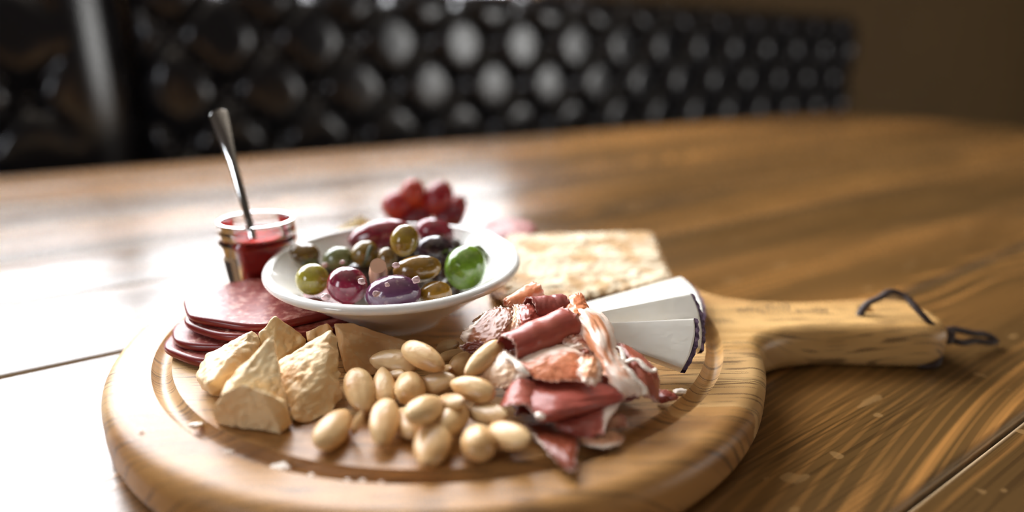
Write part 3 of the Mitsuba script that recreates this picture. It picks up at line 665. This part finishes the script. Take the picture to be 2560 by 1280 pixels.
# ------------------------------------------------------------------ white cheese slices with a purple rind
def wedge(A, B, Cc, t, label):
    """A apex, B rear rind corner, Cc front rind corner of the upper face; rind bulges outwards"""
    key = thing('cheese_slice', label, 'cheese slice', 'fanned slices of purple-rinded cheese')
    A, B, Cc = map(np.asarray, (A, B, Cc)); n = np.cross(Cc-A, B-A); n /= np.linalg.norm(n)
    if n[2] < 0: n = -n
    m_ = (B+Cc)/2; out = m_-A; out /= np.linalg.norm(out)
    s = np.linspace(0, 1, 20); arc = B + np.outer(s, Cc-B) + np.outer(4*s*(1-s)*.10*np.linalg.norm(Cc-B), out)
    poly = np.vstack([A, arc]); cen = poly.mean(0); bv = .0015
    def ins(p, d): q = p-cen; return cen + q*(1-d/np.linalg.norm(q, axis=1, keepdims=True))
    layers = [ins(poly, bv), ins(poly, bv*.3)-n*bv*.3, poly-n*bv, poly-n*(t-bv), ins(poly, bv)-n*t]
    hull = m3.Manifold.hull_points(np.vstack(layers).astype(np.float32)).to_mesh()
    v = np.asarray(hull.vert_properties)[:, :3].astype(float)
    put(key + '__paste', trimesh.Trimesh(v, hull.tri_verts, process=True), 'cheese_smooth', 30)
    ra = arc + .00005*out; ro = arc + np.outer(.0016+.0003*np.sin(s*40), out)
    e = .0002
    vv = np.vstack([ra-n*bv*.6, ro-n*.0014, ro-n*(t-.0012), ra-n*(t-bv*.5)]); k = len(s)
    ff = np.vstack([grid_faces(4, k)] + [grid_faces(2, k)[:, ::-1] % k + np.where(grid_faces(2, k)[:, ::-1] >= k, 3*k, 0)])
    put(key + '__rind', trimesh.Trimesh(vv, ff, process=False), 'rind_purple', 40, label='dark purple rind')
wedge(at(1410, 770, .0080), at(1700, 690, .0100), at(1752, 806, .0066), .0060, 'rearmost of three white cheese slices with purple rind, next to the cracker')
wedge(at(1420, 794, .0175), at(1727, 731, .0250), at(1752, 874, .0064), .0060, 'middle of three white cheese slices with purple rind')
wedge(at(1400, 812, .0185), at(1736, 793, .0225), at(1706, 922, .0068), .0062, 'front white cheese slice with dark purple rind, topmost of the fan, beside the ham')

# ------------------------------------------------------------------ crackers
def cracker(c00, c10, c11, c01, t, teeth, seed, bsdf, label, bub=.0012):
    n, m = 120, 76
    s, q = np.meshgrid(np.linspace(0, 1, n), np.linspace(0, 1, m), indexing='ij')
    W, Dp = np.linalg.norm(c10-c00), np.linalg.norm(c01-c00)
    sc = lambda x, k: .5*(1-np.abs(np.sin(math.pi*k*x)))
    kx, ky = teeth
    ds = .012/W; dq = .009/Dp
    S = s + ss(.7, 1, s)*(-ds*sc(q, ky)) + ss(.3, 0, s)*(ds*sc(q, ky)); Q = q + ss(.7, 1, q)*(-dq*sc(s, kx)) + ss(.3, 0, q)*(dq*sc(s, kx))
    P = (1-S)[..., None]*((1-Q)[..., None]*c00 + Q[..., None]*c01) + S[..., None]*((1-Q)[..., None]*c10 + Q[..., None]*c11)
    nn = np.cross(c10-c00, c01-c00); nn /= np.linalg.norm(nn); nn *= np.sign(nn[2])
    pl = np.stack([S*W, Q*Dp, 0*S], -1)
    h = bub*(np.maximum(fz(pl, 65, seed, 2), -.2)*1.6) + .0003*fz(pl, 300, seed+4, 2)
    e = np.minimum(np.minimum(S, 1-S)*W, np.minimum(Q, 1-Q)*Dp); h = h*ss(0, .006, e)
    top = P + nn*(t/2*(.55+.45*ss(0, .004, e)) + h)[..., None]; bot = P - nn*(t/2*(.55+.45*ss(0, .004, e)) - h*.5)[..., None]
    v = np.vstack([top.reshape(-1, 3), bot.reshape(-1, 3)]); f = grid_faces(n, m); o = n*m
    idx = np.arange(o).reshape(n, m); rim = np.r_[idx[:, 0], idx[-1, 1:], idx[-2::-1, -1], idx[0, -2:0:-1]]
    side = []
    for a, b in zip(rim, np.roll(rim, -1)): side += [[a, b, b+o], [a, b+o, a+o]]
    put(thing('cracker', label, 'cracker', 'crackers behind the bowl'), trimesh.Trimesh(v, np.vstack([f, f[:, ::-1]+o, side]), process=False), bsdf, 45)
cracker(at(1222, 752, .0030), at(1480, 770, .0030), at(1480, 640, .0050), at(1215, 640, .0050), .003, (9, 7), 3, 'cracker_toast', 'darker toasted cracker lying under the pale one, by the bowl')
cracker(at(1262, 785, .0090), at(1684, 702, .0045), at_y(1630, 580, .098), at_y(1262, 590, .100), .0028, (13, 9), 5, 'cracker_pale', 'large pale rectangular cracker with wavy edges right of the bowl')

# ------------------------------------------------------------------ ham
def hz(py): return .0030 + np.clip((1085-py)/345, -.2, 1.1)*.0245
MEAT, DARK, FAT, ORNG, PALE, BRN = rgb(192, 102, 84), rgb(150, 66, 52), rgb(246, 230, 214), rgb(230, 148, 104), rgb(232, 190, 164), rgb(146, 92, 66)
def sheet(rows, label, base, other=None, fat='', fatw=.22, mixed=.5, seed=0, t=.0007, n=56, m=44, ruf=.0006, fb=0., noz=None, blotch=0., key='ham_slice', dz0=0.):
    R_ = np.array([[at(q[0], q[1], max((hz(q[1]) if noz is None else noz) + dz0 + (q[2]*.001 if len(q) > 2 else 0), .0009)) for q in r] for r in rows])
    a, b = R_.shape[:2]; u, w = np.linspace(0, 1, a), np.linspace(0, 1, b); gu, gw = np.linspace(0, 1, n), np.linspace(0, 1, m)
    P = np.stack([RectBivariateSpline(u, w, R_[..., i], kx=min(3, a-1), ky=min(3, b-1))(gu, gw) for i in range(3)], -1)
    S, Q = np.meshgrid(gu, gw, indexing='ij'); q3 = np.stack([S*3+seed, Q*3, 0*S+seed*.7], -1)
    return skin(P, S, Q, q3, label, base, other, fat, fatw, mixed, seed, t, ruf, blotch, key)
def skin(P, S, Q, q3, label, base, other, fat, fatw, mixed, seed, t, ruf, blotch, key):
    n, m = S.shape
    du = np.gradient(P, axis=0); dv = np.gradient(P, axis=1); N = np.cross(du, dv); N /= np.linalg.norm(N, axis=-1, keepdims=True)+1e-12
    e = np.minimum(np.minimum(S, 1-S), np.minimum(Q, 1-Q))
    P = P + N*((ruf*fz(q3, 2.3, seed, 2)) + ruf*.9*nz(q3, 9., seed+3)*ss(.12, 0, e))[..., None]
    rg = ss(.10, 0, e)*.0011
    du /= np.linalg.norm(du, axis=-1, keepdims=True)+1e-12; dv /= np.linalg.norm(dv, axis=-1, keepdims=True)+1e-12
    P = P + du*(rg*nz(q3, 11, seed+7))[..., None] + dv*(rg*nz(q3, 11, seed+8))[..., None]
    P[..., 2] = np.maximum(P[..., 2], ZB+.0006)
    th = t*(.5+.5*ss(0, .08, e))
    v = np.vstack([(P+N*(th/2)[..., None]).reshape(-1, 3), (P-N*(th/2)[..., None]).reshape(-1, 3)])
    o = n*m; f = grid_faces(n, m); idx = np.arange(o).reshape(n, m); rim = np.r_[idx[:, 0], idx[-1, 1:], idx[-2::-1, -1], idx[0, -2:0:-1]]
    side = []
    for a, b in zip(rim, np.roll(rim, -1)): side += [[a, b, b+o], [a, b+o, a+o]]
    c = lerp3(base, other if other is not None else [x*.62 for x in base], ss(-.4, .6, fz(q3*[1, .6, 1], 1.1, seed+11))*mixed)
    fib = nz(q3*[1, 6, 1], 5, seed+14); c = c*(1+.10*fib)[..., None]
    wv = fatw*(1+.5*fz(q3, 2.5, seed+17, 2)); k = 0*S
    for ch, dd in (('T', S), ('B', 1-S), ('L', Q), ('R', 1-Q)):
        if ch in fat: k = np.maximum(k, ss(1.25, .75, dd/np.maximum(wv, .02)))
    if blotch: k = np.maximum(k, ss(.55-blotch, .75-blotch, .5+.5*fz(q3, 1.3, seed+19, 3)))
    k = np.maximum(k, ss(.030, 0, e)*.55)
    c = c*np.array([1.02, .94, .76]); c = c + (c.mean(-1, keepdims=True)-c)*.05
    c = np.clip(lerp3(c, FAT, np.clip(k, 0, 1)*.92), 0, 1)
    c = np.vstack([c.reshape(-1, 3)]*2)
    kk = thing(key, label, 'ham slice', 'cured ham slices in the ruffled pile')
    put(kk, trimesh.Trimesh(v, np.vstack([f, f[:, ::-1]+o, side]), process=False), 'ham_meat', True, color=c)
    return kk
def roll(p0, p1, r0, r1, a0, a1, label, base, other=None, seed=0, spiral=.12, n=50, m=64, fat='', fatw=.15, mixed=.5, bend=0., sq=.8, **k):
    A, B = at(*p0), at(*p1); ax = B-A; L = np.linalg.norm(ax); ax /= L
    up = np.array([0, 0, 1.]); s1 = np.cross(ax, up); s1 /= np.linalg.norm(s1); s2 = np.cross(s1, ax)
    S, Q = np.meshgrid(np.linspace(0, 1, n), np.linspace(0, 1, m), indexing='ij')
    an = np.radians(a0 + (a1-a0)*Q); rr = (r0+(r1-r0)*S)*(1-spiral*Q)
    P = A + (S*L)[..., None]*ax + (rr*np.cos(an))[..., None]*s1 + (rr*sq*np.sin(an))[..., None]*s2 + (bend*np.sin(S*math.pi))[..., None]*up
    q3 = np.stack([S*3+seed, Q*3, 0*S+seed*.7], -1)
    return skin(P, S, Q, q3, label, base, other, fat, fatw, mixed, seed, .0007, .0005, k.get('blotch', 0.), 'ham_slice')
# bottom layers first
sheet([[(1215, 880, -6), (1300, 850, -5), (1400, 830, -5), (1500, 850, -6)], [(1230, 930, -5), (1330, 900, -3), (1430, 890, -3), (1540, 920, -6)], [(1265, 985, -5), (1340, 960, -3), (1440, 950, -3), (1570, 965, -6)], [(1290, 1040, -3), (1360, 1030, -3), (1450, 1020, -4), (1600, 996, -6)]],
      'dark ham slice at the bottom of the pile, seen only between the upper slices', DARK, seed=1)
sheet([[(1310, 1062, 0), (1360, 1060, 1), (1420, 1072, 1)], [(1335, 1094, 2.), (1392, 1096, 3.), (1446, 1104, 2.)], [(1368, 1129, 2.5), (1406, 1131, 4), (1440, 1136, 3)], [(1410, 1167, 1), (1427, 1176, 2.5), (1443, 1174, 2)]],
      'dark triangular ham tongue pointing to the front rim of the board', rgb(148, 73, 51), rgb(127, 59, 44), fat='L', fatw=.06, seed=2, noz=.0012)
sheet([[(1440, 1086, 1), (1490, 1082, 2), (1530, 1078, 1)], [(1446, 1100, 1), (1500, 1102, 2), (1558, 1096, .5)], [(1460, 1110, .5), (1505, 1118, 1.2), (1546, 1112, .5)]],
      'thin pale translucent ham flap lying on the board at the lower right of the pile', rgb(185, 130, 101), PALE, fat='B', fatw=.2, seed=3, noz=.0014)
sheet([[(1640, 979, 2), (1664, 976, 3), (1686, 987, 1)], [(1640, 992, 2), (1666, 992, 3.5), (1692, 993, 1)], [(1643, 1004, 0), (1666, 1003, .6), (1693, 998, .4)]],
      'short dark ham tail on the board at the far right of the pile', rgb(146, 62, 57), MEAT, seed=4, noz=.0012)
sheet([[(1385, 1044, 0), (1430, 1034, 0), (1480, 1022, 0), (1562, 994, 0)], [(1386, 1060, 1), (1430, 1062, 2), (1476, 1054, 2), (1538, 1026, 1)], [(1397, 1076, 1), (1440, 1090, 1), (1493, 1092, 2), (1512, 1062, 2)]],
      'dark red ham fold with ragged right edge, below the big front fold', rgb(153, 67, 58), MEAT, fat='R', fatw=.14, seed=5)
roll((1505, 1054, .0042), (1560, 1052, .0036), .0030, .0024, -60, 200, 'small curled ham scrap at the right foot of the pile', rgb(162, 94, 80), PALE, seed=6, fat='L')
sheet([[(1205, 785, 0), (1240, 769, 0), (1278, 771, 0)], [(1186, 808, -1), (1230, 800, 1), (1274, 802, 2)], [(1158, 830, -3), (1212, 832, 0), (1252, 832, 2)], [(1159, 853, -5), (1200, 862, -2), (1236, 850, 1)]],
      'translucent brown ham slice hanging at the back left, next to the bowl', BRN, rgb(162, 102, 80), fat='L', fatw=.16, seed=7)
roll((1190, 812, .0165), (1213, 800, .0180), .0024, .0030, -40, 290, 'little pale ham curl on the left of the pile, before the bowl', rgb(180, 136, 109), PALE, seed=8)
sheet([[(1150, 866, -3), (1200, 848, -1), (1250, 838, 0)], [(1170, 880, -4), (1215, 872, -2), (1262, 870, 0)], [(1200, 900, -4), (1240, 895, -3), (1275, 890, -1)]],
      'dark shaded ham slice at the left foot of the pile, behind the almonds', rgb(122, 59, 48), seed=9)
roll((1268, 764, .0235), (1346, 722, .0290), .0036, .0046, -50, 230, 'pale shiny ham roll sticking up at the back of the pile', ORNG, PALE, seed=10, fat='L', fatw=.2)
roll((1322, 776, .0255), (1412, 762, .0255), .0072, .0062, -70, 260, 'dark wine-red ham roll at the top back of the pile', rgb(162, 80, 75), rgb(127, 54, 52), seed=11, fat='', spiral=.3)
sheet([[(1408, 758, -2), (1434, 735, 0), (1456, 739, 0)], [(1400, 776, -1), (1434, 762, 2), (1470, 764, 0)], [(1396, 792, 0), (1440, 790, 3), (1480, 786, 0)]],
      'orange ham fold standing up at the back, before the cheese slices', ORNG, rgb(194, 108, 78), fat='L', fatw=.18, seed=12)
sheet([[(1296, 763, 0), (1322, 761, 1), (1347, 768, 0)], [(1294, 790, 2), (1322, 790, 3.5), (1350, 790, 1)], [(1297, 818, 1), (1322, 816, 2), (1348, 806, 0)]],
      'short dark red ham fold at the top left, with a pale fringe beside it', rgb(171, 85, 77), DARK, fat='L', fatw=.12, seed=13)
sheet([[(1284, 766, 0), (1298, 764, 1)], [(1280, 786, 1), (1299, 792, 2)], [(1266, 804, 1), (1297, 814, 2)], [(1246, 838, 0), (1288, 830, 1)]],
      'pale fatty ham fringe at the upper left, above the big roll', rgb(227, 178, 141), PALE, fat='LR', fatw=.3, seed=14, n=50, m=24, ruf=.0011)
roll((1266, 872, .0205), (1422, 806, .0235), .0066, .0080, -88, 235, 'big glossy dark red ham roll in the upper middle of the pile', rgb(169, 80, 73), rgb(187, 107, 78), seed=15, spiral=.15, fat='', mixed=.45)
sheet([[(1400, 856, 0), (1430, 840, 2), (1460, 842, 1), (1482, 864, 0)], [(1404, 872, 0), (1440, 862, 2), (1466, 862, 1), (1486, 880, 0)], [(1408, 886, 0), (1450, 886, 1), (1470, 892, 1), (1486, 897, 0)]],
      'crumpled ham fold with white lacy fat between the roll and the fatty ribbon', rgb(162, 84, 72), PALE, fat='', blotch=.16, seed=16, ruf=.0012)
sheet([[(1272, 880, -2), (1320, 868, 0), (1365, 861, 0), (1406, 862, 0), (1440, 852, -2)], [(1300, 902, 2), (1330, 903, 3), (1372, 888, 3), (1412, 880, 3), (1456, 886, 2)], [(1320, 926, 3), (1346, 926, 4), (1382, 915, 4), (1422, 913, 4), (1468, 914, 3)], [(1338, 948, 3), (1362, 952, 4), (1398, 954, 4), (1436, 951, 4), (1478, 957, 3)]],
      'folded orange ham slice with a frosted white top, middle front of the pile', rgb(210, 122, 86), rgb(229, 158, 121), fat='T', fatw=.36, seed=17)
sheet([[(1254, 874, 0), (1276, 884, 1), (1305, 900, 2), (1328, 905, 2)], [(1228, 910, 0), (1258, 912, 2), (1290, 918, 2), (1326, 921, 2)], [(1202, 942, -1), (1245, 945, 1), (1285, 940, 2), (1322, 938, 2)], [(1214, 960, -1), (1248, 969, 0), (1275, 967, 1), (1296, 952, 1)]],
      'pale pink fatty ham flap at the left, under the leaning almond', rgb(225, 193, 171), FAT, fat='TR', fatw=.3, seed=18)
sheet([[(1288, 946, -3), (1330, 946, -2), (1400, 948, -2), (1470, 952, -2), (1545, 968, -3)], [(1290, 975, 1), (1330, 972, 2), (1400, 980, 3), (1480, 982, 2), (1562, 982, 0)], [(1310, 1006, 3), (1342, 1008, 4), (1396, 1012, 5), (1470, 1004, 3), (1568, 990, 1)], [(1335, 1034, 4), (1356, 1044, 4), (1398, 1038, 5), (1468, 1022, 3), (1560, 1000, 1)], [(1345, 1044, 1), (1368, 1054, 2), (1402, 1048, 2), (1466, 1030, 1), (1552, 1004, -1)]],
      'broad smooth red ham fold at the front of the pile', rgb(174, 88, 79), rgb(148, 64, 58), fat='', seed=19, mixed=.45)
roll((1312, 966, .0115), (1300, 1040, .0062), .0050, .0078, -12, 215, 'curled ham slice with an open dark mouth at the front left, facing the almonds', rgb(181, 96, 84), rgb(162, 75, 67), seed=20, fat='', spiral=.0, sq=.85)
sheet([[(1535, 860, -1), (1548, 860, 0), (1566, 868, -1)], [(1552, 895, 0), (1580, 888, 1.5), (1602, 888, -1)], [(1572, 930, 0), (1602, 925, 2), (1638, 924, -1)], [(1592, 965, 0), (1622, 960, 1.5), (1649, 962, -2)], [(1612, 992, -1), (1630, 999, 0), (1644, 1007, -2)]],
      'flat brick-red ham slice leaning at the right of the pile, before the cheese', rgb(178, 97, 78), rgb(153, 77, 65), fat='', seed=21, mixed=.3)
kf = list(labels)[-1]
rb = sheet([[(1396, 785, 0), (1416, 775, 1), (1440, 769, 0)], [(1426, 796, 1), (1460, 784, 3), (1492, 779, 1)], [(1446, 822, 1), (1482, 812, 4), (1524, 810, 1)], [(1460, 850, 1), (1500, 848, 5), (1537, 848, 1)], [(1484, 886, 2), (1513, 884, 5), (1543, 882, 2)], [(1507, 926, 3), (1532, 918, 5), (1562, 914, 3)], [(1534, 960, 4), (1560, 950, 5), (1588, 940, 3)], [(1560, 994, 2), (1592, 988, 3), (1624, 986, 1)]],
      'long marbled ham ribbon with white fat draped down the right of the pile', rgb(218, 149, 112), rgb(227, 176, 144), fat='RTB', fatw=.17, blotch=.06, seed=22, n=90, m=36, ruf=.0009)
sheet([[(1450, 900, 5), (1476, 892, 6), (1499, 905, 5)], [(1446, 922, 5), (1476, 925, 7), (1501, 928, 5)], [(1452, 946, 5), (1478, 960, 6), (1497, 950, 5)]],
      'small orange ham scrap with fatty edges in front of the marbled ribbon', rgb(227, 161, 117), PALE, fat='LRB', fatw=.2, seed=23, ruf=.001)
def strand(owner, pl, r, lab='white lacy fat strand'):
    put(owner + '__fat_strand', tube([at(x, y, hz(y)+d*.001) for x, y, d in pl], r, 8, 50, .6), 'fat', True, label=lab)
strand('ham_slice_020', [(1540, 868, 2.2), (1556, 884, 2.5), (1566, 905, 2.8), (1578, 900, 3), (1596, 902, 3), (1612, 918, 2.8), (1624, 926, 2.5), (1637, 922, 1.5)], [.0006, .0011, .0009, .0012, .0007])
strand(rb, [(1556, 920, 4.6), (1570, 925, 4.4), (1588, 945, 4), (1602, 960, 3.4), (1612, 975, 2.8), (1604, 985, 2.6)], [.0007, .0012, .0009, .0010, .0006])
strand('ham_slice_017', [(1262, 880, 2.6), (1276, 896, 3), (1290, 905, 3.4), (1300, 918, 4.4), (1312, 930, 4.4), (1322, 936, 4)], [.0008, .0015, .0012, .0018, .0012])
put('ham_slice_018__fat_strand', tube([at(1342, 1036, .0115), at(1350, 1040, .0118), at(1362, 1045, .0115)], [.0008, .0012, .0008], 8, 20), 'fat', True)
